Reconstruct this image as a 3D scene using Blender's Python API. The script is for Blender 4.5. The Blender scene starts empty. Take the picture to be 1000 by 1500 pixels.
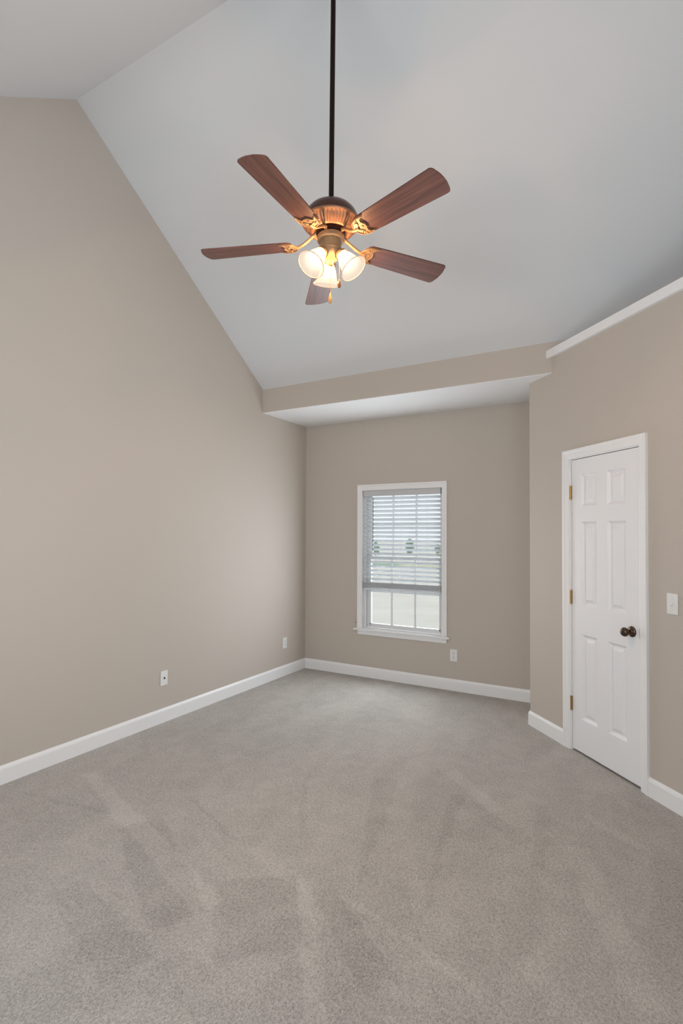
import bpy, bmesh, math, random
from mathutils import Vector, Matrix, Euler
random.seed(7)
S = bpy.context.scene
COL = S.collection
PI = math.pi

# ------------------------------------------------------------------ camera
cam_d = bpy.data.cameras.new('camera')
cam = bpy.data.objects.new('camera', cam_d); COL.objects.link(cam)
YAW, PITCH, ROLL, FPX = -0.5281, 0.0201, 0.0047, 783.72
cam_d.sensor_fit = 'VERTICAL'; cam_d.sensor_height = 36.0; cam_d.sensor_width = 24.0
cam_d.lens = FPX / 1500 * 36
cam_d.shift_x = 8.415 / 1500; cam_d.shift_y = 17.125 / 1500
cam_d.clip_start = 0.02; cam_d.clip_end = 2000
cy, sy = math.cos(YAW), math.sin(YAW)
right = Vector((cy, -sy, 0)); fw = Vector((sy, cy, 0)); up = Vector((0, 0, 1))
cp, sp = math.cos(PITCH), math.sin(PITCH)
fw2 = fw * cp + up * sp; up2 = -fw * sp + up * cp
cr, sr = math.cos(ROLL), math.sin(ROLL)
r3 = right * cr + up2 * sr; u3 = -right * sr + up2 * cr
M = Matrix((r3, u3, -fw2)).transposed().to_4x4()
M.translation = (-sy * 0 + 3.3517, -5.0705, 1.5024)
cam.matrix_world = M
S.camera = cam

# ------------------------------------------------------------------ light
S.view_settings.view_transform = 'Standard'; S.view_settings.look = 'None'
S.view_settings.exposure = -0.17; S.view_settings.gamma = 1.0
S.view_settings.use_curve_mapping = False
w = bpy.data.worlds.new('sky'); S.world = w; w.use_nodes = True
nt = w.node_tree
bg = nt.nodes['Background']; bg.inputs[0].default_value = (0.93, 0.97, 1.0, 1); bg.inputs[1].default_value = 1.2

def area(name, loc, rot, sx, sy_, power, color, spread=PI):
    d = bpy.data.lights.new(name, 'AREA'); d.shape = 'RECTANGLE'; d.size = sx; d.size_y = sy_
    d.energy = power; d.color = color; d.spread = spread
    o = bpy.data.objects.new(name, d); COL.objects.link(o); o.location = loc; o.rotation_euler = rot
    return o
# daylight entering by the two windows behind the photographer and the one in the back wall, plus an added fill
DAY = (0.875, 0.95, 1.02)
area('daylight_rear_window', (2.0, -6.44, 1.55), (PI/2-0.3, 0, 0), 2.4, 1.6, 87, DAY)
area('daylight_side_window', (4.56, -4.6, 1.55), (PI/2+0.9, 0, PI/2), 1.7, 1.5, 100, DAY)
area('daylight_back_window', (1.163, 0.22, 1.24), (-PI/2, 0, 0), 0.84, 1.42, 14, DAY)
area('added_blind_fill', (1.163, -0.06, 1.24), (-PI/2, 0, 0), 0.82, 1.40, 28, DAY)  # added fill lamp on the room side of the blind, brightens the bay

# ------------------------------------------------------------------ geometry constants
H1, YS, H2, YR, HR = 2.7234, -0.7971, 2.9611, -2.8632, 4.4649
PX, PY, A = 2.5353, -0.5887, 0.8132
HL, HU = 2.836, 2.8985
XR, YN = 4.32, -6.2
SL = (HR - H2) / (YS - YR)
SEND = (XR - PX) / math.cos(A)
ca, sa = math.cos(A), math.sin(A)
def AW(s, o, z):                       # along angled wall, o = distance out into the room
    return Vector((PX + s*ca - o*sa, PY - s*sa - o*ca, z))

# ------------------------------------------------------------------ materials
def mat(name, color, rough=0.5, metal=0.0, spec=0.5, bump=None, noise=None, coat=0.0):
    m = bpy.data.materials.new(name); m.use_nodes = True
    n = m.node_tree.nodes; l = m.node_tree.links; b = n['Principled BSDF']
    b.inputs['Base Color'].default_value = (*color, 1); b.inputs['Roughness'].default_value = rough
    b.inputs['Metallic'].default_value = metal; b.inputs['Specular IOR Level'].default_value = spec
    b.inputs['Coat Weight'].default_value = coat
    tc = n.new('ShaderNodeTexCoord')
    if noise:                          # (scale, amount)
        t = n.new('ShaderNodeTexNoise'); t.inputs['Scale'].default_value = noise[0]; t.inputs['Detail'].default_value = 3
        l.new(tc.outputs['Object'], t.inputs['Vector'])
        mx = n.new('ShaderNodeMix'); mx.data_type = 'RGBA'
        mx.inputs[6].default_value = (*[c*(1-noise[1]) for c in color], 1); mx.inputs[7].default_value = (*[min(1, c*(1+noise[1])) for c in color], 1)
        l.new(t.outputs['Fac'], mx.inputs[0]); l.new(mx.outputs[2], b.inputs['Base Color'])
    if bump:                           # (scale, strength, distance)
        t = n.new('ShaderNodeTexNoise'); t.inputs['Scale'].default_value = bump[0]; t.inputs['Detail'].default_value = 4
        l.new(tc.outputs['Object'], t.inputs['Vector'])
        bp = n.new('ShaderNodeBump'); bp.inputs['Strength'].default_value = bump[1]; bp.inputs['Distance'].default_value = bump[2]
        l.new(t.outputs['Fac'], bp.inputs['Height']); l.new(bp.outputs['Normal'], b.inputs['Normal'])
    return m
WALLC = (0.545, 0.49, 0.435)
m_wall = mat('taupe_wall_paint', WALLC, 0.75, spec=0.25, bump=(90, 0.10, 0.002), noise=(0.8, 0.01))
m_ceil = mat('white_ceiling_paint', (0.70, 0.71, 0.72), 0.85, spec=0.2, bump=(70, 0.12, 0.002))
m_bay = mat('ceiling_paint_with_bay_light', (0.88, 0.88, 0.88), 0.8, spec=0.2, bump=(70, 0.12, 0.002))  # ceiling paint lightened, the bay's window light put into the colour
m_trim = mat('white_semigloss_trim', (0.86, 0.86, 0.86), 0.38, bump=(25, 0.05, 0.001))
m_door = mat('white_door_paint', (0.85, 0.85, 0.865), 0.42, bump=(60, 0.05, 0.001))
m_plastic = mat('white_plastic', (0.80, 0.80, 0.78), 0.35, noise=(20, 0.01))
m_vinyl = mat('white_vinyl', (0.80, 0.81, 0.82), 0.4, noise=(10, 0.01))
m_slat = mat('white_slat', (0.88, 0.89, 0.90), 0.5, noise=(12, 0.01))
m_val = mat('shade_greyed_valance', (0.56, 0.57, 0.58), 0.5, noise=(12, 0.01))  # greyer than the slats, backlit shade put into the valance colour
m_dark = mat('dark_slot', (0.02, 0.02, 0.02), 0.6, noise=(20, 0.1))
m_brass = mat('aged_brass', (0.42, 0.27, 0.10), 0.35, metal=1, noise=(60, 0.25))
m_bronze = mat('dark_bronze', (0.10, 0.065, 0.045), 0.28, metal=0.9, noise=(40, 0.3))
m_rod = mat('dark_bronze_paint', (0.012, 0.004, 0.003), 0.5, spec=0.2, metal=0.0, noise=(30, 0.2))
m_dome = mat('brown_motor_enamel', (0.075, 0.024, 0.012), 0.35, metal=0.4, noise=(30, 0.2), coat=0.3)
m_copper = mat('antique_copper', (0.33, 0.165, 0.09), 0.45, metal=0.45, noise=(45, 0.25))
m_gold = mat('antique_gold', (0.30, 0.18, 0.09), 0.5, metal=0.35, noise=(45, 0.2))
m_cord = mat('white_cord', (0.72, 0.72, 0.72), 0.8, noise=(50, 0.05))
_n = m_slat.node_tree.nodes; _l = m_slat.node_tree.links      # thin slats let a little daylight through
_t = _n.new('ShaderNodeBsdfTranslucent'); _t.inputs[0].default_value = (0.85, 0.88, 0.90, 1); _m = _n.new('ShaderNodeMixShader'); _m.inputs[0].default_value = 0.40
_l.new(_n['Principled BSDF'].outputs[0], _m.inputs[1]); _l.new(_t.outputs[0], _m.inputs[2]); _l.new(_m.outputs[0], _n['Material Output'].inputs[0])
m_wand = mat('grey_wand', (0.10, 0.10, 0.10), 0.4, noise=(50, 0.05))
m_walnut = mat('walnut_fob', (0.22, 0.09, 0.035), 0.4, noise=(80, 0.2))
m_fob = mat('oak_fob', (0.55, 0.27, 0.08), 0.4, noise=(80, 0.2))

def wood():
    m = bpy.data.materials.new('walnut_blade'); m.use_nodes = True
    n = m.node_tree.nodes; l = m.node_tree.links; b = n['Principled BSDF']
    tc = n.new('ShaderNodeTexCoord'); mp = n.new('ShaderNodeMapping'); mp.inputs['Scale'].default_value = (1.6, 32, 10)
    l.new(tc.outputs['Object'], mp.inputs['Vector'])
    t = n.new('ShaderNodeTexNoise'); t.inputs['Scale'].default_value = 1.6; t.inputs['Detail'].default_value = 6; t.inputs['Distortion'].default_value = 0.4
    l.new(mp.outputs[0], t.inputs['Vector'])
    r = n.new('ShaderNodeValToRGB'); e = r.color_ramp.elements
    e[0].position = 0.3; e[0].color = (0.065, 0.023, 0.020, 1); e[1].position = 0.72; e[1].color = (0.19, 0.076, 0.052, 1)
    l.new(t.outputs['Fac'], r.inputs[0]); l.new(r.outputs[0], b.inputs['Base Color'])
    b.inputs['Roughness'].default_value = 0.45; b.inputs['Coat Weight'].default_value = 0.22; b.inputs['Coat Roughness'].default_value = 0.3; b.inputs['Specular IOR Level'].default_value = 0.35
    return m
m_wood = wood()

STROKES = [
(0.313,-2.920,1.829,-3.435,0.045,0.067,0.90),
(2.084,-3.139,2.462,-3.653,0.026,0.042,0.80),
(1.719,-3.040,2.091,-3.135,0.041,0.037,0.60),
(1.065,-3.793,1.724,-3.585,0.006,0.006,0.50),
(2.748,-2.610,2.884,-3.095,0.009,0.007,0.80),
(2.237,-3.098,2.884,-3.291,0.017,0.026,0.70),
(2.966,-3.046,3.124,-3.235,0.060,0.053,0.70),
(3.033,-2.227,3.363,-3.094,0.072,0.059,0.60),
(2.260,-1.734,2.643,-2.090,0.050,0.050,0.70),
(3.026,-1.861,3.332,-2.082,0.034,0.030,0.60),
(0.659,-0.323,2.252,-1.071,0.173,0.127,0.40),
(2.500,-2.840,2.733,-3.253,0.074,0.083,0.30),
(0.888,-3.435,1.284,-3.391,0.019,0.013,0.50),
(1.063,-3.150,1.774,-3.556,0.123,0.115,-1.00),
(1.861,-3.192,2.158,-3.524,0.182,0.179,-0.90),
(1.207,-3.659,1.800,-3.805,0.081,0.099,-0.80),
(1.950,-2.030,2.273,-3.001,0.082,0.011,-0.70),
(2.393,-2.017,2.601,-3.187,0.044,0.009,-0.60),
(2.146,-3.102,2.586,-3.437,0.048,0.073,-0.80),
(2.451,-2.075,2.828,-2.316,0.055,0.060,-0.60),
(0.198,-3.279,0.806,-3.184,0.012,0.022,-0.60),
(2.838,-1.888,2.918,-2.480,0.042,0.034,-0.50),
(3.444,-2.048,3.423,-2.942,0.083,0.077,-0.50),
(1.875,-3.691,2.224,-3.794,0.071,0.077,-0.50),
(1.478,-2.201,1.866,-2.853,0.026,0.010,-0.50),
(2.608,-3.484,2.892,-3.399,0.016,0.015,-0.50),
(1.106,-2.832,1.626,-3.030,0.015,0.010,-0.70),
]
def carpet():
    m = bpy.data.materials.new('grey_beige_carpet'); m.use_nodes = True
    n = m.node_tree.nodes; l = m.node_tree.links; b = n['Principled BSDF']
    b.inputs['Roughness'].default_value = 1.0; b.inputs['Specular IOR Level'].default_value = 0.05
    b.inputs['Sheen Weight'].default_value = 0.15; b.inputs['Sheen Roughness'].default_value = 0.6
    tc = n.new('ShaderNodeTexCoord')
    def noise(scale, rot=0, sc=(1, 1, 1), detail=3, dist=0.0, off=0):
        mp = n.new('ShaderNodeMapping'); mp.inputs['Scale'].default_value = sc; mp.inputs['Rotation'].default_value = (0, 0, rot)
        mp.inputs['Location'].default_value = (off, off*0.7, 0)
        l.new(tc.outputs['Object'], mp.inputs['Vector'])
        t = n.new('ShaderNodeTexNoise'); t.inputs['Scale'].default_value = scale; t.inputs['Detail'].default_value = detail
        t.inputs['Distortion'].default_value = dist
        l.new(mp.outputs[0], t.inputs['Vector']); return t.outputs['Fac']
    def ramp(x, a, b_, va, vb):
        r = n.new('ShaderNodeMapRange'); r.interpolation_type = 'SMOOTHSTEP'
        r.inputs[1].default_value = a; r.inputs[2].default_value = b_; r.inputs[3].default_value = va; r.inputs[4].default_value = vb
        l.new(x, r.inputs[0]); return r.outputs[0]
    def math_(op, a, b_):
        t = n.new('ShaderNodeMath'); t.operation = op
        for i, v in enumerate((a, b_)):
            if isinstance(v, (int, float)): t.inputs[i].default_value = v
            else: l.new(v, t.inputs[i])
        return t.outputs[0]
    # brushed nap: broad soft variation, then single vacuum strokes and footfalls with worn edges
    v = ramp(noise(0.9, 0.5, (2.2, 0.6, 1), 5, 0.6, 3.1), 0.40, 0.58, -0.03, 0.03)
    v = math_('ADD', v, ramp(noise(2.4, -0.35, (1.5, 0.7, 1), 6, 0.8, 7.7), 0.42, 0.58, -0.028, 0.028))
    v = math_('ADD', v, ramp(noise(9, 0, (1, 1, 1), 5, 0.3), 0.35, 0.65, -0.035, 0.035))
    wn = n.new('ShaderNodeTexNoise'); wn.inputs['Scale'].default_value = 9; wn.inputs['Detail'].default_value = 6
    l.new(tc.outputs['Object'], wn.inputs['Vector'])
    w1 = n.new('ShaderNodeVectorMath'); w1.operation = 'MULTIPLY_ADD'; l.new(wn.outputs['Color'], w1.inputs[0])
    w1.inputs[1].default_value = (0.09, 0.09, 0); w1.inputs[2].default_value = (-0.045, -0.045, 0)
    wp = n.new('ShaderNodeVectorMath'); wp.operation = 'ADD'; l.new(tc.outputs['Object'], wp.inputs[0]); l.new(w1.outputs[0], wp.inputs[1])
    for x0, y0, x1, y1, ha, hb, am in STROKES:
        d = Vector((x1-x0, y1-y0)); Ln = d.length; ang = math.atan2(d.y, d.x)
        mp = n.new('ShaderNodeMapping'); mp.vector_type = 'TEXTURE'
        mp.inputs['Location'].default_value = (x0, y0, 0); mp.inputs['Rotation'].default_value = (0, 0, ang)
        l.new(wp.outputs[0], mp.inputs['Vector'])
        sx = n.new('ShaderNodeSeparateXYZ'); l.new(mp.outputs[0], sx.inputs[0])
        soft = 0.010 + 0.12*min(ha, hb)
        hw = math_('ADD', math_('MULTIPLY', sx.outputs[0], (hb-ha)/Ln), ha)
        e1 = math_('SUBTRACT', hw, math_('ABSOLUTE', sx.outputs[1], 0))
        e2 = math_('SUBTRACT', Ln/2, math_('ABSOLUTE', math_('SUBTRACT', sx.outputs[0], Ln/2), 0))
        k = ramp(math_('MINIMUM', e1, e2), -soft*0.5, soft, 0, am*0.14)
        v = math_('ADD', v, k)
    # tuft speckle
    v = math_('ADD', v, ramp(noise(75, 0, (1, 1, 1), 2), 0.32, 0.68, -0.07, 0.07))
    v = math_('ADD', v, ramp(noise(170, 0.6, (1, 0.55, 1), 3, 1.0), 0.34, 0.62, -0.20, 0.15))
    v = math_('ADD', v, ramp(noise(330, 0, (1, 1, 1), 2), 0.36, 0.60, -0.18, 0.14))
    v = math_('ADD', v, 1.0)
    mx = n.new('ShaderNodeVectorMath'); mx.operation = 'SCALE'
    mx.inputs[0].default_value = (0.41, 0.383, 0.352)
    l.new(v, mx.inputs['Scale']); l.new(mx.outputs[0], b.inputs['Base Color'])
    bp = n.new('ShaderNodeBump'); bp.inputs['Strength'].default_value = 0.55; bp.inputs['Distance'].default_value = 0.006
    l.new(math_('ADD', noise(150, 0, (1, 1, 1), 3), noise(45, 0, (1, 1, 1), 2)), bp.inputs['Height']); l.new(bp.outputs['Normal'], b.inputs['Normal'])
    return m
m_carpet = carpet()

def glass():
    m = bpy.data.materials.new('window_glass'); m.use_nodes = True
    n = m.node_tree.nodes; l = m.node_tree.links; n.remove(n['Principled BSDF']); out = n['Material Output']
    t = n.new('ShaderNodeBsdfTransparent'); t.inputs[0].default_value = (0.96, 0.97, 0.97, 1)
    g = n.new('ShaderNodeBsdfGlossy'); g.inputs['Roughness'].default_value = 0.02
    f = n.new('ShaderNodeFresnel'); f.inputs[0].default_value = 1.45
    mx = n.new('ShaderNodeMixShader'); l.new(f.outputs[0], mx.inputs[0]); l.new(t.outputs[0], mx.inputs[1]); l.new(g.outputs[0], mx.inputs[2])
    l.new(mx.outputs[0], out.inputs[0]); return m
m_glass = glass()

def lit_glass():
    m = bpy.data.materials.new('lit_frosted_glass'); m.use_nodes = True
    n = m.node_tree.nodes; l = m.node_tree.links; n.remove(n['Principled BSDF']); out = n['Material Output']
    tr = n.new('ShaderNodeBsdfTransparent'); tr.inputs[0].default_value = (1, 0.95, 0.88, 1)
    tl = n.new('ShaderNodeBsdfTranslucent'); tl.inputs[0].default_value = (0.012, 0.016, 0.022, 1)
    df = n.new('ShaderNodeBsdfDiffuse'); df.inputs[0].default_value = (0.012, 0.016, 0.022, 1)
    em = n.new('ShaderNodeEmission'); em.inputs[0].default_value = (1.0, 0.83, 0.67, 1); em.inputs[1].default_value = 0.53
    a = n.new('ShaderNodeMixShader'); a.inputs[0].default_value = 0.5; l.new(tl.outputs[0], a.inputs[1]); l.new(df.outputs[0], a.inputs[2])
    b = n.new('ShaderNodeMixShader'); b.inputs[0].default_value = 0.53; l.new(a.outputs[0], b.inputs[1]); l.new(tr.outputs[0], b.inputs[2])
    c = n.new('ShaderNodeAddShader'); l.new(b.outputs[0], c.inputs[0]); l.new(em.outputs[0], c.inputs[1])
    l.new(c.outputs[0], out.inputs[0]); return m
m_shade = lit_glass()
def emis(name, c, s):
    m = bpy.data.materials.new(name); m.use_nodes = True; n = m.node_tree.nodes; l = m.node_tree.links
    n.remove(n['Principled BSDF']); e = n.new('ShaderNodeEmission'); e.inputs[0].default_value = (*c, 1); e.inputs[1].default_value = s
    l.new(e.outputs[0], n['Material Output'].inputs[0]); return m
m_bulb = emis('lit_bulb', (1.0, 0.93, 0.85), 0.6)
_n = m_bulb.node_tree.nodes; _l = m_bulb.node_tree.links       # frosted bulb: clear to the filament's light, glowing itself
_t = _n.new('ShaderNodeBsdfTransparent'); _a = _n.new('ShaderNodeAddShader')
_l.new(_t.outputs[0], _a.inputs[0]); _l.new(_n['Emission'].outputs[0], _a.inputs[1]); _l.new(_a.outputs[0], _n['Material Output'].inputs[0])

m_rim = emis('lit_peach_glass_edge', (1.0, 0.70, 0.47), 0.62)
_n = m_rim.node_tree.nodes; _l = m_rim.node_tree.links
_d = _n.new('ShaderNodeBsdfDiffuse'); _d.inputs[0].default_value = (0.10, 0.08, 0.06, 1); _a = _n.new('ShaderNodeAddShader')
_l.new(_d.outputs[0], _a.inputs[0]); _l.new(_n['Emission'].outputs[0], _a.inputs[1]); _l.new(_a.outputs[0], _n['Material Output'].inputs[0])

# ------------------------------------------------------------------ helpers
def obj(name, bm, m, parent=None, smooth=False, kind=None):
    bmesh.ops.recalc_face_normals(bm, faces=bm.faces)
    me = bpy.data.meshes.new(name); bm.to_mesh(me); bm.free()
    if smooth:
        for p in me.polygons: p.use_smooth = True
    me.materials.append(m)
    o = bpy.data.objects.new(name, me); COL.objects.link(o)
    if parent is not None: o.parent = parent
    if kind: o['kind'] = kind
    return o
def struct(name, bm, m, smooth=False): return obj(name, bm, m, kind='structure', smooth=smooth)
def empty(name, loc=(0, 0, 0), rot=(0, 0, 0), parent=None):
    o = bpy.data.objects.new(name, None); COL.objects.link(o); o.location = loc; o.rotation_euler = rot
    o.empty_display_size = 0.05
    if parent is not None: o.parent = parent
    return o
def tag(o, label, cat, group=None):
    o['label'] = label; o['category'] = cat
    if group: o['group'] = group
    return o
def box(bm, x0, x1, y0, y1, z0, z1):
    vs = [bm.verts.new((x, y, z)) for z in (z0, z1) for y in (y0, y1) for x in (x0, x1)]
    for f in ((0, 2, 3, 1), (4, 5, 7, 6), (0, 1, 5, 4), (2, 6, 7, 3), (0, 4, 6, 2), (1, 3, 7, 5)):
        bm.faces.new([vs[i] for i in f])
def bbox(bm, x0, x1, y0, y1, z0, z1, b=0.002, seg=2):
    t = bmesh.new(); box(t, x0, x1, y0, y1, z0, z1)
    bmesh.ops.bevel(t, geom=t.edges[:], offset=b, segments=seg, affect='EDGES', profile=0.5)
    me = bpy.data.meshes.new('t'); t.to_mesh(me); t.free(); bm.from_mesh(me); bpy.data.meshes.remove(me)
def prism(bm, pts, vec):
    vec = Vector(vec); a = [bm.verts.new(p) for p in pts]; b = [bm.verts.new(Vector(p) + vec) for p in pts]
    n = len(pts); bm.faces.new(a); bm.faces.new(b[::-1])
    for i in range(n): bm.faces.new((a[i], b[i], b[(i+1) % n], a[(i+1) % n]))
def foot(bm, pts, z0, z1): prism(bm, [(p[0], p[1], z0) for p in pts], (0, 0, z1-z0))
def lathe(bm, prof, seg=48, mod=None, mtx=None):
    rings = []
    for k, (r, z) in enumerate(prof):
        ring = []
        for i in range(seg):
            a = 2*PI*i/seg; rr, zz = (r, z) if mod is None else mod(k, r, z, a)
            ring.append(bm.verts.new((rr*math.cos(a), rr*math.sin(a), zz)))
        rings.append(ring)
    for a, b in zip(rings, rings[1:]):
        for i in range(seg): bm.faces.new((a[i], a[(i+1) % seg], b[(i+1) % seg], b[i]))
    if prof[0][0] > 1e-5 and mod is None: bm.faces.new(rings[0][::-1])
    if prof[-1][0] > 1e-5 and mod is None: bm.faces.new(rings[-1])
    bmesh.ops.remove_doubles(bm, verts=rings[0]+rings[-1], dist=1e-6)
    if mtx is not None: bmesh.ops.transform(bm, matrix=mtx, verts=[v for v in bm.verts if v.is_valid])
def tube(bm, pts, r, seg=8, rs=None):
    pts = [Vector(p) for p in pts]; rings = []
    for i, p in enumerate(pts):
        d = (pts[min(i+1, len(pts)-1)] - pts[max(i-1, 0)]).normalized()
        u = d.cross(Vector((0, 0, 1)))
        if u.length < 1e-3: u = d.cross(Vector((1, 0, 0)))
        u.normalize(); v = d.cross(u); rr = rs[i] if rs else r
        rings.append([bm.verts.new(p + (u*math.cos(2*PI*k/seg) + v*math.sin(2*PI*k/seg))*rr) for k in range(seg)])
    for a, b in zip(rings, rings[1:]):
        for k in range(seg): bm.faces.new((a[k], a[(k+1) % seg], b[(k+1) % seg], b[k]))
    bm.faces.new(rings[0][::-1]); bm.faces.new(rings[-1])
def spline(pts, n=6):
    out = []; P = [Vector(p) for p in pts]
    for i in range(len(P)-1):
        p0, p1, p2, p3 = P[max(i-1, 0)], P[i], P[i+1], P[min(i+2, len(P)-1)]
        for k in range(n):
            t = k/n
            out.append(0.5*((2*p1) + (p2-p0)*t + (2*p0-5*p1+4*p2-p3)*t*t + (3*p1-p0-3*p2+p3)*t**3))
    out.append(P[-1]); return out
def smooth_angle(o, ang=0.6):
    me = o.data
    for p in me.polygons: p.use_smooth = True
    bm = bmesh.new(); bm.from_mesh(me)
    for e in bm.edges:
        if len(e.link_faces) == 2: e.smooth = e.calc_face_angle(0) < ang
    bm.to_mesh(me); bm.free()

# ------------------------------------------------------------------ room shell
bm = bmesh.new(); box(bm, -0.15, XR+0.15, YN-0.15, 0.15, -0.15, 0.0); struct('floor', bm, m_carpet)
# left gable wall
bm = bmesh.new()
prism(bm, [(-0.15, 0.15, 0), (-0.15, 0.15, 3.1), (-0.15, YR, 4.75), (-0.15, YN-0.15, 3.1), (-0.15, YN-0.15, 0)], (0.15, 0, 0))
struct('wall_left', bm, m_wall)
# back wall with window opening
WX0, WX1, WZ0, WZ1 = 0.724, 1.602, 0.500, 1.969
def holed(bm, x0, x1, z0, z1, hx0, hx1, hz0, hz1, y0, y1, ax='x'):
    for a, b, c, d in ((x0, hx0, z0, z1), (hx1, x1, z0, z1), (hx0, hx1, z0, hz0), (hx0, hx1, hz1, z1)):
        if b-a > 1e-4 and d-c > 1e-4:
            if ax == 'x': box(bm, a, b, y0, y1, c, d)
            else: box(bm, y0, y1, a, b, c, d)
bm = bmesh.new(); holed(bm, 0, XR, 0, H1+0.3, WX0-0.01, WX1+0.01, WZ0-0.01, WZ1+0.01, 0, 0.15); struct('wall_back', bm, m_wall)
# bay ceiling and the header over the bay
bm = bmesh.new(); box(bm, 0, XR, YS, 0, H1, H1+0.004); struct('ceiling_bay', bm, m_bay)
bm = bmesh.new()
prism(bm, [(0, YS, H1+0.004), (0, YS, H2), (0, YS+0.06, H2-SL*0.06), (0, YS+0.06, H1+0.004)], (XR, 0, 0))
struct('wall_header', bm, m_wall)
# main ceiling slopes, one to each side of the ridge
XC = XR
bm = bmesh.new()
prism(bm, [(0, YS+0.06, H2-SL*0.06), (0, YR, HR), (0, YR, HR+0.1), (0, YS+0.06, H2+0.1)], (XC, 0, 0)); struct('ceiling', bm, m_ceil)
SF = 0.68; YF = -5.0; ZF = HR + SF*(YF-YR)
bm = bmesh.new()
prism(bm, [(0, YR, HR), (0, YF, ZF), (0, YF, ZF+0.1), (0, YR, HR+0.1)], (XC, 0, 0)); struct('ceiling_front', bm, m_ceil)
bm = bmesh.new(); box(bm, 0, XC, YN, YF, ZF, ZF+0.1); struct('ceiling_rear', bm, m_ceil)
# rear wall and right wall, each with the window the daylight comes through
bm = bmesh.new(); holed(bm, 0, XR, 0, ZF+0.1, 0.8, 3.2, 0.75, 2.35, YN-0.15, YN); struct('wall_rear', bm, m_wall)
bm = bmesh.new()
YE = AW(SEND, 0, 0).y
holed(bm, YN, YE, 0, 2.9, -5.45, -3.75, 0.8, 2.3, XR, XR+0.15, ax='y')
prism(bm, [(XR, YN, 2.9), (XR, 0, 2.9), (XR, 0, 3.0), (XR, YR, 4.75), (XR, YN, 3.1)], (0.15, 0, 0))
box(bm, XR, XR+0.15, YE, 0, 0, 2.9)
struct('wall_right', bm, m_wall)
# angled closet wall with the door opening
DS0, DS1, DZ = 0.490, 1.136, 2.052
T = 0.115
bm = bmesh.new()
def apiece(s0, s1, z0, z1, left_cut=0.0):
    foot(bm, [AW(s0, 0, 0).xy, AW(s1, 0, 0).xy, AW(s1, -T, 0).xy, AW(s0+left_cut, -T, 0).xy], z0, z1)
apiece(0, DS0, 0, H1); apiece(DS0, DS1, DZ, H1)
s0 = (PY - YS)/sa
back = AW(0, -T, 0); sb = (back.y - YS)/sa
foot(bm, [AW(DS1, 0, 0).xy, AW(SEND, 0, 0).xy, (XR, AW(SEND, 0, 0).y + T/ca), AW(DS1, -T, 0).xy], 0, H1)
foot(bm, [AW(s0, 0, 0).xy, AW(SEND, 0, 0).xy, (XR, AW(SEND, 0, 0).y + T/ca), AW(sb, -T, 0).xy], H1, HL)
struct('wall_closet', bm, m_wall)
# return of the closet running back to the window wall
bm = bmesh.new(); box(bm, PX, PX+T, AW(0, -T, 0).y, 0, 0, H1)
foot(bm, [(PX, PY), (PX, AW(0, -T, 0).y), AW(0, -T, 0).xy], 0, H1); struct('wall_return', bm, m_wall)
# top of the closet: a drywall deck and a white cap along the edge
bm = bmesh.new()
foot(bm, [AW(sb, -T, 0).xy, (XR, AW(SEND, 0, 0).y + T/ca), (XR, YS)], HL, HL+0.03); struct('ceiling_closet', bm, m_ceil)
bm = bmesh.new()
def cut(o): return (AW(0, o, 0).y - YS)/sa        # where a line parallel to the wall meets the header
OH = 0.030
e = 0.001/sa
pts = [AW(cut(OH)+e, OH, 0).xy, AW(SEND+0.03, OH, 0).xy, AW(SEND-0.19, -0.18, 0).xy, AW(cut(-0.18)+e, -0.18, 0).xy]
pts[1] = Vector((XR-0.001, AW(0, OH, 0).y - (XR-0.001-AW(0, OH, 0).x)*math.tan(A)))
pts[2] = Vector((XR-0.001, AW(0, -0.18, 0).y - (XR-0.001-AW(0, -0.18, 0).x)*math.tan(A)))
foot(bm, pts, HL+0.0005, HU)
bmesh.ops.bevel(bm, geom=[e_ for e_ in bm.edges if all(abs((v.co.xy-AW(0, OH, 0).xy).dot(Vector((-sa, -ca)))) < 1e-4 for v in e_.verts)], offset=0.004, segments=2, affect='EDGES')
struct('trim_1', bm, m_trim)

# baseboards
def baseboard(name, runs):
    prof = [(0, 0), (0.015, 0), (0.015, 0.088), (0.0125, 0.097), (0.007, 0.105), (0.005, 0.110), (0, 0.110)]
    bm = bmesh.new()
    for p0, p1, n, m0, m1 in runs:
        p0, p1, n = Vector(p0), Vector(p1), Vector(n).normalized(); d = (p1-p0).normalized()
        rows = []
        for o, z in prof:
            a = p0 + n*o + d*o*m0; b = p1 + n*o - d*o*m1
            rows.append((bm.verts.new((a.x, a.y, z)), bm.verts.new((b.x, b.y, z))))
        for i in range(len(rows)):
            j = (i+1) % len(rows); bm.faces.new((rows[i][0], rows[i][1], rows[j][1], rows[j][0]))
        bm.faces.new([r[0] for r in rows]); bm.faces.new([r[1] for r in rows][::-1])
    return struct(name, bm, m_trim)
CL0, CL1 = 0.428, 1.190
baseboard('baseboard_left', [((0, YN), (0, 0), (1, 0), 1, 1)])
baseboard('baseboard_back', [((0, 0), (PX, 0), (0, -1), 1, 1)])
kk = math.tan((PI/2 - A)/2)     # mitre of the outer corner
baseboard('baseboard_return', [((PX, 0), (PX, PY), (-1, 0), 1, -kk)])
baseboard('baseboard_closet', [(AW(0, 0, 0).xy, AW(CL0, 0, 0).xy, (-sa, -ca), -kk, 0), (AW(CL1, 0, 0).xy, AW(SEND, 0, 0).xy, (-sa, -ca), 0, math.tan(PI/4+0.1)*0+1.0*math.tan(A/2))])
baseboard('baseboard_right', [((XR, YE), (XR, YN), (-1, 0), math.tan(A/2)*0+0.5, 1)])
baseboard('baseboard_rear', [((0, YN), (XR, YN), (0, 1), 1, 1)])

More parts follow.
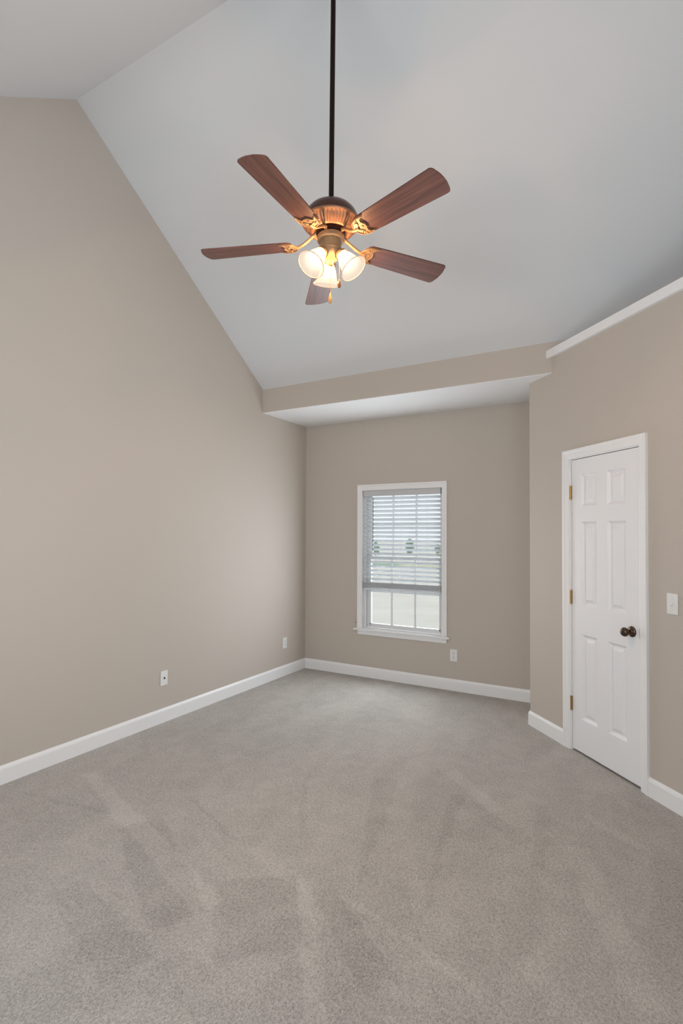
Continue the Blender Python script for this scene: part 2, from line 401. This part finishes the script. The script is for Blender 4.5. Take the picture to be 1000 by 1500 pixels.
# ------------------------------------------------------------------ window in the back wall
def casing_strip(bm, outer, inner, d=0.018):
    """mitred picture-frame board: outer/inner rects are lists of the same points; stepped profile"""
    n = len(outer)
    prof = [(0, 0), (0, d), (0.22, d), (0.34, d*0.78), (0.88, d*0.62), (1, d*0.45), (1, 0)]
    rows = []
    for i in range(n):
        o = Vector(outer[i]); q = Vector(inner[i])
        rows.append([bm.verts.new((o.lerp(q, t).x, -y, o.lerp(q, t).y)) for t, y in prof])
    for a, b in zip(rows, rows[1:]):
        for k in range(len(prof)):
            j = (k+1) % len(prof); bm.faces.new((a[k], a[j], b[j], b[k]))
    bm.faces.new(rows[0]); bm.faces.new(rows[-1][::-1])

win = empty('window_1', (0, 0, 0)); win['kind'] = 'structure'
bm = bmesh.new()
ox0, ox1, oz = 0.6705, 1.6556, 2.0308
casing_strip(bm, [(ox0, 0.512), (ox0, oz), (ox1, oz), (ox1, 0.512)], [(WX0, 0.512), (WX0, WZ1), (WX1, WZ1), (WX1, 0.512)])
obj('window_casing', bm, m_trim, win)
bm = bmesh.new(); bbox(bm, 0.638, 1.689, -0.046, 0.0, 0.493, 0.512, 0.004); box(bm, WX0, WX1, 0, 0.075, 0.496, 0.512)
obj('window_sill', bm, m_trim, win)
bm = bmesh.new(); bbox(bm, 0.676, 1.652, -0.015, 0, 0.446, 0.493, 0.003); obj('apron', bm, m_trim, win)
bm = bmesh.new()
box(bm, WX0-0.01, WX0, 0, 0.15, 0.50, WZ1+0.01); box(bm, WX1, WX1+0.01, 0, 0.15, 0.50, WZ1+0.01)
box(bm, WX0, WX1, 0, 0.15, WZ1, WZ1+0.01); box(bm, WX0, WX1, 0.075, 0.17, 0.49, 0.505)
box(bm, WX0, WX0+0.022, 0.05, 0.06, 0.512, WZ1); box(bm, WX1-0.022, WX1, 0.05, 0.06, 0.512, WZ1)
obj('window_jamb', bm, m_vinyl, win)
def sash(y0, y1, z0, z1, zb, zt, zm):
    """frame from z0..z1 with glass between zb..zt and a row bar at zm"""
    x0, x1, gx0, gx1 = WX0+0.004, WX1-0.004, 0.788, 1.548
    bm = bmesh.new()
    for b in ((x0, gx0, z0, z1), (gx1, x1, z0, z1), (gx0, gx1, z0, zb), (gx0, gx1, zt, z1)):
        box(bm, b[0], b[1], y0, y1, b[2], b[3])
    for b in ((gx0-0.012, gx0, z0+0.01, z1-0.01), (gx1, gx1+0.012, z0+0.01, z1-0.01)):
        box(bm, b[0], b[1], y0-0.006, y0, b[2], b[3])
    box(bm, gx0-0.012, gx1+0.012, y0-0.006, y0, zb-0.014, zb)
    f = obj('window_sash', bm, m_vinyl, win)
    bm = bmesh.new(); ym = (y0+y1)/2; box(bm, gx0, gx1, ym-0.002, ym+0.002, zb, zt); obj('pane', bm, m_glass, f)
    for xm in (1.030, 1.290):
        bm = bmesh.new(); box(bm, xm-0.011, xm+0.011, ym-0.009, ym-0.0025, zb, zt); obj('muntin', bm, m_vinyl, f)
    bm = bmesh.new(); box(bm, gx0, gx1, ym-0.0095, ym-0.003, zm-0.011, zm+0.011); obj('muntin', bm, m_vinyl, f)
sash(0.080, 0.108, 0.512, 1.275, 0.557, 1.238, 0.902)
sash(0.112, 0.140, 1.240, 1.965, 1.275, 1.925, 1.605)

# ------------------------------------------------------------------ blind
bl = empty('window_blind', (1.1605, 0.035, 0.918))
tag(bl, 'white faux wood slat blind lowered two thirds over the window', 'window blind')
BX = 0.4275
def L(z): return z - 0.918
bm = bmesh.new(); bbox(bm, -BX, BX, -0.034, -0.022, L(1.908), L(1.9675), 0.002); bbox(bm, -BX, -BX+0.008, -0.022, 0.03, L(1.908), L(1.9675), 0.001); bbox(bm, BX-0.008, BX, -0.022, 0.03, L(1.908), L(1.9675), 0.001)
obj('valance', bm, m_val, bl)
bm = bmesh.new(); bbox(bm, -BX+0.01, BX-0.01, -0.021, 0.028, L(1.925), L(1.967), 0.002); obj('head_rail', bm, m_slat, bl)
def slat_bm():
    bm = bmesh.new(); n = 6; hw = 0.025; rows = []
    for t, s in ((0.0014, 1), (-0.0014, -1)):
        row = []
        for i in range(n+1):
            y = -hw + 2*hw*i/n; z = 0.0022*(1-(y/hw)**2) + t
            row.append((bm.verts.new((-BX+0.002, y, z)), bm.verts.new((BX-0.002, y, z))))
        rows.append(row)
    for row in rows:
        for a, b in zip(row, row[1:]): bm.faces.new((a[0], a[1], b[1], b[0]))
    for k in (0, n): bm.faces.new((rows[0][k][0], rows[0][k][1], rows[1][k][1], rows[1][k][0]))
    for e_ in (0, 1): bm.faces.new([r[e_] for r in rows[0]] + [r[e_] for r in rows[1]][::-1])
    return bm
first = obj('slat', slat_bm(), m_slat, bl)
TILT = math.radians(-30)
zs = [1.883 - 0.0447*i for i in range(20)]
sl = []
for i, z in enumerate(zs):
    o = first if i == 0 else first.copy()
    if i: COL.objects.link(o)
    o.location = (0, 0.0, L(z)); o.rotation_euler = (TILT, 0, 0)
for i in range(9):
    o = first.copy(); COL.objects.link(o); o.location = (0, random.uniform(-0.0015, 0.0015), L(0.9445 + 0.0066*i)); o.rotation_euler = (0, 0, 0)
bm = bmesh.new(); bbox(bm, -BX+0.002, BX-0.002, -0.025, 0.025, L(0.918), L(0.938), 0.003); obj('bottom_rail', bm, m_slat, bl)
for x in (0.892, 1.165, 1.437):
    bm = bmesh.new()
    for y in (-0.0275, 0.0275): tube(bm, [(x-1.1605, y, L(0.92)), (x-1.1605, y, L(1.92))], 0.0009, 6)
    obj('ladder_cord', bm, m_cord, bl)
bm = bmesh.new(); tube(bm, [(-0.3105, -0.0385, L(1.325)), (-0.3105, -0.0385, L(1.885))], 0.0042, 6)
tube(bm, [(-0.3105, -0.0385, L(1.885)), (-0.3105, -0.037, L(1.9)), (-0.3105, -0.03, L(1.91))], 0.0015, 6)
obj('tilt_wand', bm, m_wand, bl)
for x in (1.02, 1.165, 1.31):
    bm = bmesh.new(); bbox(bm, x-1.1605-0.006, x-1.1605+0.006, -0.008, 0.008, L(0.9135), L(0.9178), 0.001); obj('rail_button', bm, m_dark, bl)

bm = bmesh.new(); lathe(bm, [(0.0001, 0.012), (0.004, 0.012), (0.005, 0.009), (0.002, 0.007), (0.002, 0.0)], 12, mtx=Matrix.Rotation(PI/2, 4, 'X'))
nail = obj('wall_hook', bm, m_dark); nail.location = (0.653, 0, 0.564); tag(nail, 'tiny dark hook screwed into the wall left of the window casing', 'hook')

# ------------------------------------------------------------------ closet door
door = empty('door_1', AW(0, 0, 0), (0, 0, -A)); door['kind'] = 'structure'
bm = bmesh.new()
casing_strip(bm, [(CL0, 0.0), (CL0, 2.108), (CL1, 2.108), (CL1, 0.0)], [(DS0+0.006, 0.0), (DS0+0.006, 2.047), (DS1-0.006, 2.047), (DS1-0.006, 0.0)], 0.018)
obj('door_casing', bm, m_trim, door)
bm = bmesh.new()
J = 0.013
box(bm, DS0, DS0+J, 0.0, T, 0, DZ); box(bm, DS1-J, DS1, 0.0, T, 0, DZ); box(bm, DS0+J, DS1-J, 0.0, T, DZ-J, DZ)
box(bm, DS0+J, DS0+J+0.01, 0.044, 0.06, 0, DZ-J); box(bm, DS1-J-0.01, DS1-J, 0.044, 0.06, 0, DZ-J); box(bm, DS0+J, DS1-J, 0.044, 0.06, DZ-J-0.01, DZ-J)
obj('door_jamb', bm, m_trim, door)
d0, d1, dz0, dz1 = 0.507, 1.1195, 0.016, 2.0345
bm = bmesh.new()
cols = [(0.602, 0.753), (0.853, 1.010)]; rows_ = [(0.240, 0.823), (1.020, 1.597), (1.706, 1.924)]
xs = sorted({d0, d1, *[c for p in cols for c in p]}); zs_ = sorted({dz0, dz1, *[c for p in rows_ for c in p]})
FY = 0.004
g = {(i, j): bm.verts.new((x, FY, z)) for i, x in enumerate(xs) for j, z in enumerate(zs_)}
for i in range(len(xs)-1):
    for j in range(len(zs_)-1):
        q = [g[i, j], g[i+1, j], g[i+1, j+1], g[i, j+1]]
        if (xs[i], xs[i+1]) in cols and (zs_[j], zs_[j+1]) in rows_:
            prev = q
            for ins, dep in ((0.003, 0.004), (0.016, 0.0145), (0.024, 0.0150), (0.032, 0.0120), (0.046, 0.0050)):
                a, b, c, d = xs[i]+ins, xs[i+1]-ins, zs_[j]+ins, zs_[j+1]-ins
                cur = [bm.verts.new(p) for p in ((a, FY+dep, c), (b, FY+dep, c), (b, FY+dep, d), (a, FY+dep, d))]
                for k in range(4): bm.faces.new((prev[k], prev[(k+1) % 4], cur[(k+1) % 4], cur[k]))
                prev = cur
            bm.faces.new(prev)
        else: bm.faces.new(q)
bk = [bm.verts.new(p) for p in ((d0, FY+0.035, dz0), (d1, FY+0.035, dz0), (d1, FY+0.035, dz1), (d0, FY+0.035, dz1))]
bm.faces.new(bk[::-1])
nx, nz = len(xs), len(zs_)
bm.faces.new([g[i, 0] for i in range(nx)] + [bk[1], bk[0]]); bm.faces.new([g[i, nz-1] for i in range(nx)] + [bk[2], bk[3]])
bm.faces.new([g[0, j] for j in range(nz)] + [bk[3], bk[0]]); bm.faces.new([g[nx-1, j] for j in range(nz)] + [bk[2], bk[1]])
slab = obj('door_slab', bm, m_door, door); slab['label'] = 'white six panel door leaf'
for hz in (1.806, 1.070, 0.326):
    bm = bmesh.new()
    for k in range(5):
        a = hz - 0.047 + k*0.0188
        lathe_b = bmesh.new(); lathe(lathe_b, [(0.0001, a+0.0004), (0.0066, a+0.0004), (0.0066, a+0.0182), (0.0001, a+0.0182)], 14, mtx=Matrix.Translation((0.5045, -0.004, 0)))
        me = bpy.data.meshes.new('t'); lathe_b.to_mesh(me); lathe_b.free(); bm.from_mesh(me); bpy.data.meshes.remove(me)
    lathe_b = bmesh.new(); lathe(lathe_b, [(0.0001, hz-0.052), (0.004, hz-0.050), (0.004, hz+0.050), (0.0001, hz+0.052)], 12, mtx=Matrix.Translation((0.5045, -0.004, 0)))
    me = bpy.data.meshes.new('t'); lathe_b.to_mesh(me); lathe_b.free(); bm.from_mesh(me); bpy.data.meshes.remove(me)
    box(bm, 0.4975, 0.5035, -0.0055, 0.0, hz-0.047, hz+0.047); box(bm, 0.5055, 0.5105, 0.001, 0.0038, hz-0.047, hz+0.047)
    h = obj('hinge', bm, m_brass, door); h['label'] = 'aged brass door hinge'
bm = bmesh.new()
lathe(bm, [(0.0001, 0), (0.033, 0), (0.033, 0.004), (0.029, 0.009), (0.017, 0.012), (0.0125, 0.016), (0.0115, 0.028), (0.014, 0.034), (0.022, 0.040), (0.0275, 0.050), (0.0275, 0.058), (0.023, 0.067), (0.012, 0.072), (0.0001, 0.073)], 32,
      mtx=Matrix.Translation((1.058, FY, 0.922)) @ Matrix.Rotation(PI/2, 4, 'X'))
k = obj('door_knob', bm, m_bronze, door, smooth=True); smooth_angle(k, 0.7); k['label'] = 'dark bronze round knob'
bm = bmesh.new(); box(bm, DS1-J-0.003, DS1-J, 0.0, 0.02, 0.89, 0.955); obj('strike_plate', bm, m_bronze, door)

# ------------------------------------------------------------------ wall plates
def plate(name, loc, rz, kindp, label, cat):
    r = empty(name, loc, (0, 0, rz)); tag(r, label, cat)
    bm = bmesh.new(); bbox(bm, -0.036, 0.036, -0.0065, 0, -0.058, 0.058, 0.0028, 3); obj('cover_plate', bm, m_plastic, r)
    def screw(z):
        bm = bmesh.new(); lathe(bm, [(0.0001, 0.0085), (0.0028, 0.0082), (0.0034, 0.006)], 12, mtx=Matrix.Translation((0, 0.0, z)) @ Matrix.Rotation(PI/2, 4, 'X')); obj('screw', bm, m_plastic, r)
    if kindp == 'outlet':
        for zc in (0.0195, -0.0195):
            bm = bmesh.new()
            pts = [(0.0172*math.cos(a), -0.0062, zc + max(-0.0135, min(0.0135, 0.0172*math.sin(a)))) for a in [2*PI*i/28 for i in range(28)]]
            prism(bm, pts, (0, -0.0022, 0)); soc = obj('socket', bm, m_plastic, r)
            bm = bmesh.new()
            box(bm, -0.0075, -0.0052, -0.0090, -0.0080, zc-0.001, zc+0.0085); box(bm, 0.0052, 0.0075, -0.0090, -0.0080, zc-0.001, zc+0.0075)
            t = [(0.003*math.cos(a), -0.0080, zc-0.007+0.003*math.sin(a)) for a in [2*PI*i/12 for i in range(12)]]; prism(bm, t, (0, -0.0010, 0))
            obj('slots', bm, m_dark, soc)
        screw(0)
    elif kindp == 'switch':
        bm = bmesh.new(); box(bm, -0.0055, 0.0055, -0.0085, -0.006, -0.0125, 0.0125); sw = obj('toggle_frame', bm, m_plastic, r)
        bm = bmesh.new(); prism(bm, [(-0.004, -0.0080, -0.006), (-0.004, -0.019, -0.011), (-0.004, -0.020, -0.005), (-0.004, -0.0080, 0.006)], (0.008, 0, 0)); obj('toggle', bm, m_plastic, r)
        screw(0.030); screw(-0.030)
    else:
        bm = bmesh.new(); lathe(bm, [(0.0001, 0.006), (0.0085, 0.006), (0.0085, 0.008), (0.0065, 0.0085), (0.0065, 0.012), (0.005, 0.012), (0.005, 0.0095), (0.0001, 0.0095)], 6, mtx=Matrix.Rotation(PI/2, 4, 'X'))
        obj('coax_jack', bm, m_dark, r)['label'] = 'small dark round jack'
        screw(0.042); screw(-0.042)
    return r
plate('wall_jack', (0, -2.042, 0.348), PI/2, 'jack', 'white wall plate with one small dark round jack, low on the left wall', 'wall plate')
plate('electrical_outlet', (0, -0.394, 0.345), PI/2, 'outlet', 'white duplex outlet low on the left wall beside the back corner', 'outlet')
plate('electrical_outlet', (1.722, 0, 0.339), 0, 'outlet', 'white duplex outlet on the back wall below the right corner of the window', 'outlet')
plate('light_switch', AW(1.358, 0, 1.128), -A, 'switch', 'white toggle light switch on the taupe wall right of the closet door', 'light switch')

# ------------------------------------------------------------------ ceiling fan
fan = empty('ceiling_fan', (2.0285, -2.8632, 2.9167), (-0.025, -0.0087, 0))
tag(fan, 'five blade brown ceiling fan with copper motor and three lit glass shades', 'ceiling fan')
bm = bmesh.new(); lathe(bm, [(0.0001, 0.195), (0.0125, 0.195), (0.0125, 1.50), (0.0001, 1.50)], 24); obj('downrod', bm, m_rod, fan, smooth=True)
smooth_angle(fan.children[0])
bm = bmesh.new(); lathe(bm, [(0.0001, 1.36), (0.018, 1.36), (0.03, 1.375), (0.055, 1.41), (0.066, 1.45), (0.068, 1.488), (0.0001, 1.488)], 40); smooth_angle(obj('canopy', bm, m_dome, fan))
bm = bmesh.new()
lathe(bm, [(0.0001, 0.210), (0.019, 0.210), (0.022, 0.195), (0.05, 0.190), (0.080, 0.181), (0.105, 0.166), (0.122, 0.146), (0.131, 0.126), (0.134, 0.108), (0.134, 0.102), (0.0001, 0.102)], 64)
smooth_angle(obj('motor_housing', bm, m_dome, fan))
bm = bmesh.new()
def fl(k, r, z, a):
    c = math.cos(44*a); c = (1 if c > 0 else -1)*abs(c)**0.5
    if k in (5, 6): return r + 0.0026*c*(1 if k in (5, 6) else 0.6), z - 0.0026*c*(1 if k in (5, 6) else 0.6)
    return r, z
lathe(bm, [(0.130, 0.104), (0.139, 0.103), (0.141, 0.097), (0.136, 0.092), (0.127, 0.088), (0.122, 0.080), (0.110, 0.066), (0.098, 0.057), (0.092, 0.049), (0.086, 0.048), (0.080, 0.056), (0.045, 0.058), (0.0001, 0.058)], 320, mod=fl)
o = obj('fluted_ring', bm, m_copper, fan); smooth_angle(o, 1.2); o['label'] = 'copper fluted underside of the motor'
bm = bmesh.new(); lathe(bm, [(0.0001, 0.060), (0.070, 0.060), (0.072, 0.050), (0.070, 0.036), (0.0001, 0.036)], 48); smooth_angle(obj('flywheel', bm, m_rod, fan))
bm = bmesh.new()
lathe(bm, [(0.0001, 0.037), (0.060, 0.037), (0.066, 0.032), (0.0665, 0.012), (0.062, 0.006), (0.052, 0.003), (0.0505, -0.028), (0.053, -0.032), (0.053, -0.037), (0.049, -0.041), (0.047, -0.060), (0.038, -0.074), (0.024, -0.082), (0.014, -0.088), (0.012, -0.096), (0.015, -0.102), (0.010, -0.110), (0.0001, -0.113)], 56)
smooth_angle(obj('switch_housing', bm, m_gold, fan), 0.5)

# blades with their irons
def blade_bm():
    bm = bmesh.new(); pts = []
    r0, r1, w0, w1 = 0.190, 0.655, 0.057, 0.071
    rc = 0.015
    def side(s):
        P = [(r0, s*(w0-0.018)), (r0+0.006, s*(w0-0.007)), (r0+0.022, s*w0)]
        P += [(r0 + (r1-0.03-r0)*t, s*(w0+(w1-w0)*t)) for t in (0.25, 0.5, 0.75)]
        cx, cyy = r1-0.011-rc, s*(w1-rc)
        P += [(cx + rc*math.sin(a), cyy + s*rc*math.cos(a)) for a in [i*PI/2/6*0.92 for i in range(7)]]
        P += [(r1-0.0065, s*(w1*0.58)), (r1-0.002, s*(w1*0.30))]
        return P
    up_ = side(1); dn = side(-1)
    out = up_ + [(r1, 0)] + dn[::-1]
    prism(bm, [(x, y, 0.003) for x, y in out], (0, 0, -0.006))
    bmesh.ops.bevel(bm, geom=[e_ for e_ in bm.edges if abs(e_.verts[0].co.z-e_.verts[1].co.z) < 1e-6], offset=0.0012, segments=2, affect='EDGES')
    return bm
def iron_bm():
    bm = bmesh.new()
    # arm rising from the blade to the flywheel
    tube(bm, spline([(0.060, 0, 0.046), (0.085, 0, 0.040), (0.115, 0, 0.020), (0.145, 0, 0.001), (0.170, 0, -0.007), (0.190, 0, -0.008)], 5), 0.008, 10,
         rs=[0.0105]*4 + [0.0075 - 0.0]*22)
    # crescent plate under the blade root
    half = [(0.158, 0.006), (0.168, 0.014), (0.174, 0.028), (0.186, 0.042), (0.206, 0.052), (0.232, 0.0555), (0.248, 0.054), (0.252, 0.050), (0.244, 0.046), (0.232, 0.044), (0.222, 0.036), (0.219, 0.025), (0.226, 0.014), (0.232, 0.007)]
    o = spline([(x, y, -0.0045) for x, y in half], 4)
    full = o + [Vector((0.234, 0, -0.0045))] + [Vector((p.x, -p.y, p.z)) for p in reversed(o)]
    prism(bm, full, (0, 0, -0.0028))
    # raised scroll work
    for s in (1, -1):
        tube(bm, spline([(0.166, s*0.010, -0.008), (0.178, s*0.032, -0.009), (0.198, s*0.046, -0.009), (0.228, s*0.051, -0.009), (0.247, s*0.050, -0.008)], 5), 0.0030, 8)
        tube(bm, spline([(0.246, s*0.048, -0.008), (0.228, s*0.040, -0.009), (0.2225, s*0.026, -0.009), (0.230, s*0.010, -0.009), (0.231, 0, -0.009)], 5), 0.0022, 8)
        tube(bm, spline([(0.182, s*0.006, -0.008), (0.196, s*0.014, -0.009), (0.203, s*0.026, -0.009), (0.196, s*0.034, -0.009), (0.189, s*0.028, -0.008)], 5), 0.0024, 8)
    for x, y in ((0.212, 0.0), (0.205, 0.040), (0.205, -0.040)):
        t = bmesh.new(); lathe(t, [(0.0001, -0.0115), (0.004, -0.0105), (0.0052, -0.008), (0.0052, -0.007)], 12, mtx=Matrix.Translation((x, y, 0)))
        me = bpy.data.meshes.new('t'); t.to_mesh(me); t.free(); bm.from_mesh(me); bpy.data.meshes.remove(me)
    return bm
b0 = obj('blade', blade_bm(), m_wood, fan); smooth_angle(b0, 0.5)
i0 = obj('blade_iron', iron_bm(), m_gold, b0); smooth_angle(i0, 0.7)
for k in range(5):
    if k == 0: b, i = b0, i0
    else:
        b = b0.copy(); COL.objects.link(b); b.parent = fan
        i = i0.copy(); COL.objects.link(i); i.parent = b
    b.rotation_euler = (-0.1974, 0, -1.5286 + k*2*PI/5); b.location = (0, 0, 0)

# three lamps
AWAY = math.atan2(0.857, -0.515) + math.radians(9)
def shade_prof(t=0.0):
    return [(0.0225-t, 0.000), (0.0265-t, 0.010), (0.032-t, 0.022), (0.038-t, 0.036), (0.0425-t, 0.052), (0.0455-t, 0.068), (0.050-t, 0.082), (0.058-t, 0.094), (0.066-t, 0.101), (0.0685-t, 0.105)]
for k in range(3):
    az = AWAY + k*2*PI/3
    u = Vector((math.cos(az), math.sin(az), 0)); neck = u*0.054 + Vector((0, 0, -0.062)); rim = u*0.119 + Vector((0, 0, -0.148))
    d = (rim-neck).normalized()
    q = Vector((0, 0, 1)).rotation_difference(d).to_matrix().to_4x4()
    M_ = Matrix.Translation(neck) @ q
    bm = bmesh.new(); tube(bm, spline([u*0.030 + Vector((0, 0, -0.036)), u*0.046 + Vector((0, 0, -0.034)), u*0.052 + Vector((0, 0, -0.050)), neck + d*0.004], 5), 0.008, 10)
    t = bmesh.new(); lathe(t, [(0.0001, -0.016), (0.010, -0.016), (0.016, -0.012), (0.024, -0.008), (0.0275, -0.002), (0.0275, 0.008), (0.0001, 0.008)], 32, mtx=M_)
    me = bpy.data.meshes.new('t'); t.to_mesh(me); t.free(); bm.from_mesh(me); bpy.data.meshes.remove(me)
    arm = obj('lamp_arm', bm, m_gold, fan); smooth_angle(arm)
    bm = bmesh.new()
    outp = shade_prof(); inp = [(r, z) for r, z in reversed(shade_prof(0.0028))]
    def rib(kk_, r, z, a): return r*(1 + 0.020*math.cos(22*a)*(0.4+0.6*min(1, z/0.07))), z
    lathe(bm, outp + [(0.0672, 0.1068)] + inp, 132, mod=rib, mtx=M_)
    sh = obj('lamp_shade', bm, m_shade, fan); smooth_angle(sh, 1.2)
    if k == 0: sh['label'] = 'frosted ribbed glass shade, lit'
    bm = bmesh.new(); lathe(bm, [(0.0681 + 0.0019*math.cos(a), 0.1060 + 0.0019*math.sin(a)) for a in [2*PI*j/10 for j in range(11)]], 66, mod=lambda kk_, r, z, a: (r, z), mtx=M_)
    obj('shade_rim', bm, m_rim, sh, smooth=True)
    bm = bmesh.new(); lathe(bm, [(0.0001, 0.010), (0.010, 0.012), (0.011, 0.026), (0.017, 0.040), (0.021, 0.054), (0.020, 0.066), (0.013, 0.076), (0.0001, 0.080)], 20, mtx=M_)
    smooth_angle(obj('bulb', bm, m_bulb, sh), 1.5)
    pl = bpy.data.lights.new('bulb_light', 'POINT'); pl.energy = 18.0; pl.color = (1.0, 0.60, 0.32); pl.shadow_soft_size = 0.012
    po = bpy.data.objects.new('bulb_light', pl); COL.objects.link(po); po.parent = sh; po.location = neck + d*0.055

# pull chains
def chain(x, y, z0, z1, fz, mfob):
    bm = bmesh.new(); n = int((z0-z1)/0.0052)
    tube(bm, [(x, y, z0), (x, y, z1)], 0.0007, 5)
    for i in range(n):
        t = bmesh.new(); bmesh.ops.create_icosphere(t, subdivisions=1, radius=0.0017, matrix=Matrix.Translation((x, y, z0-0.0052*(i+0.5))))
        me = bpy.data.meshes.new('t'); t.to_mesh(me); t.free(); bm.from_mesh(me); bpy.data.meshes.remove(me)
    c = obj('pull_chain', bm, m_gold, fan)
    bm = bmesh.new(); h = fz
    lathe(bm, [(0.0001, z1), (0.0025, z1), (0.004, z1-h*0.15), (0.0085, z1-h*0.5), (0.0095, z1-h*0.7), (0.007, z1-h*0.92), (0.003, z1-h), (0.0001, z1-h)], 20, mtx=Matrix.Translation((x, y, 0)))
    smooth_angle(obj('chain_fob', bm, mfob, c), 1.0)
rt = Vector((0.864, 0.504, 0)); tow = Vector((0.504, -0.864, 0))
p_ = tow*0.004
chain(p_.x, p_.y, -0.110, -0.248, 0.052, m_fob)
p_ = rt*0.043 + tow*0.03
bm = bmesh.new(); 
chain(p_.x, p_.y, -0.040, -0.190, 0.045, m_walnut)
bm.free()

# ------------------------------------------------------------------ windows behind the photographer
def simple_window(name, loc, rz, w_, z0, z1, n):
    r = empty(name, loc, (0, 0, rz)); r['kind'] = 'structure'
    bm = bmesh.new(); hw = w_/2
    casing_strip(bm, [(-hw-0.05, z0-0.05), (-hw-0.05, z1+0.06), (hw+0.05, z1+0.06), (hw+0.05, z0-0.05), (-hw-0.05, z0-0.05)],
                 [(-hw+0.005, z0+0.005), (-hw+0.005, z1-0.005), (hw-0.005, z1-0.005), (hw-0.005, z0+0.005), (-hw+0.005, z0+0.005)])
    obj('window_casing', bm, m_trim, r)
    bm = bmesh.new()
    for i in range(n+1):
        x = -hw + 0.02 + (w_-0.04)*i/n; box(bm, x-0.02, x+0.02, 0.06, 0.10, z0, z1)
    for i in range(n):
        xa = -hw+0.04+(w_-0.04)*i/n; xb = -hw+(w_-0.04)*(i+1)/n
        for z in (z0+0.02, z1-0.02, (z0+z1)/2): box(bm, xa, xb, 0.062, 0.098, z-0.02, z+0.02)
    f = obj('window_frame', bm, m_vinyl, r)
    bm = bmesh.new(); box(bm, -hw+0.01, hw-0.01, 0.078, 0.082, z0+0.01, z1-0.01); obj('pane', bm, m_glass, f)
simple_window('window_2', (2.0, YN, 0), PI, 2.4, 0.75, 2.35, 3)
simple_window('window_3', (XR, -4.6, 0), -PI/2, 1.7, 0.8, 2.3, 2)

# ------------------------------------------------------------------ outside
GZ = -3.0
m_ground = mat('pale_dormant_lawn', (0.80, 0.765, 0.70), 0.95, spec=0.1, noise=(0.35, 0.12))
m_grass = mat('green_lawn', (0.36, 0.50, 0.34), 0.95, spec=0.1, noise=(0.6, 0.3))
m_straw = mat('straw_verge', (0.68, 0.64, 0.46), 0.95, spec=0.1, noise=(0.6, 0.3))
m_leaf = mat('tree_foliage', (0.42, 0.56, 0.46), 0.9, spec=0.1, noise=(1.5, 0.25))
m_bark = mat('tree_bark', (0.2, 0.15, 0.1), 0.9, noise=(3, 0.2))
bm = bmesh.new(); box(bm, -260, 200, 1.2, 420, GZ-0.5, GZ); struct('ground', bm, m_ground)
bm = bmesh.new(); box(bm, -160, -28, 64, 73, GZ, GZ+0.05); o = obj('grass_strip', bm, m_grass, kind='stuff'); tag(o, 'green strip of grass far outside the window, seen between the slats', 'grass')
bm = bmesh.new(); box(bm, -28, 40, 64, 73, GZ, GZ+0.05); o = obj('straw_strip', bm, m_straw, kind='stuff'); tag(o, 'yellowish dry verge far outside the window, right of the green grass', 'grass')
def tree(x, y, h, w_, label):
    r = empty('tree', (x, y, GZ)); tag(r, label, 'tree')
    bm = bmesh.new(); tube(bm, [(0, 0, 0), (0.05, 0, h*0.4), (0, 0, h*0.7)], 0.12, 8, rs=[0.14, 0.11, 0.06]); obj('trunk', bm, m_bark, r)
    bm = bmesh.new()
    for i in range(1400):
        t = random.random()**0.8; rad = w_/2*(math.sin(PI*(0.12+0.85*t)))**0.7*math.sqrt(random.random()); a = random.uniform(0, 2*PI)
        c = Vector((rad*math.cos(a), rad*math.sin(a), h*(0.12+0.86*t)))
        n1 = Vector([random.uniform(-1, 1) for _ in range(3)]).normalized(); n2 = n1.orthogonal().normalized(); s_ = random.uniform(0.10, 0.2)
        bm.faces.new([bm.verts.new(c + n1*s_*p + n2*s_*q_*0.6) for p, q_ in ((-1, 0), (0, -1), (1, 0), (0, 1))])
    obj('foliage', bm, m_leaf, r)
def at(u, dist):        # point on the ground seen through image column u
    a = (u - 491.6)/FPX; d_ = Vector((cy*a + sy, -sy*a + cy)); 
    return 3.3517 + d_.x*dist, -5.0705 + d_.y*dist
x, y = at(600, 120); tree(x, y, 3.6, 2.0, 'green rounded tree beyond the lawn, seen mid window between the slats')
x, y = at(550, 116); tree(x, y, 2.9, 1.8, 'green tree beyond the lawn, at the left edge of the window')
x, y = at(641, 125); tree(x, y, 2.3, 1.4, 'low grey green tree beyond the lawn, at the right edge of the window')
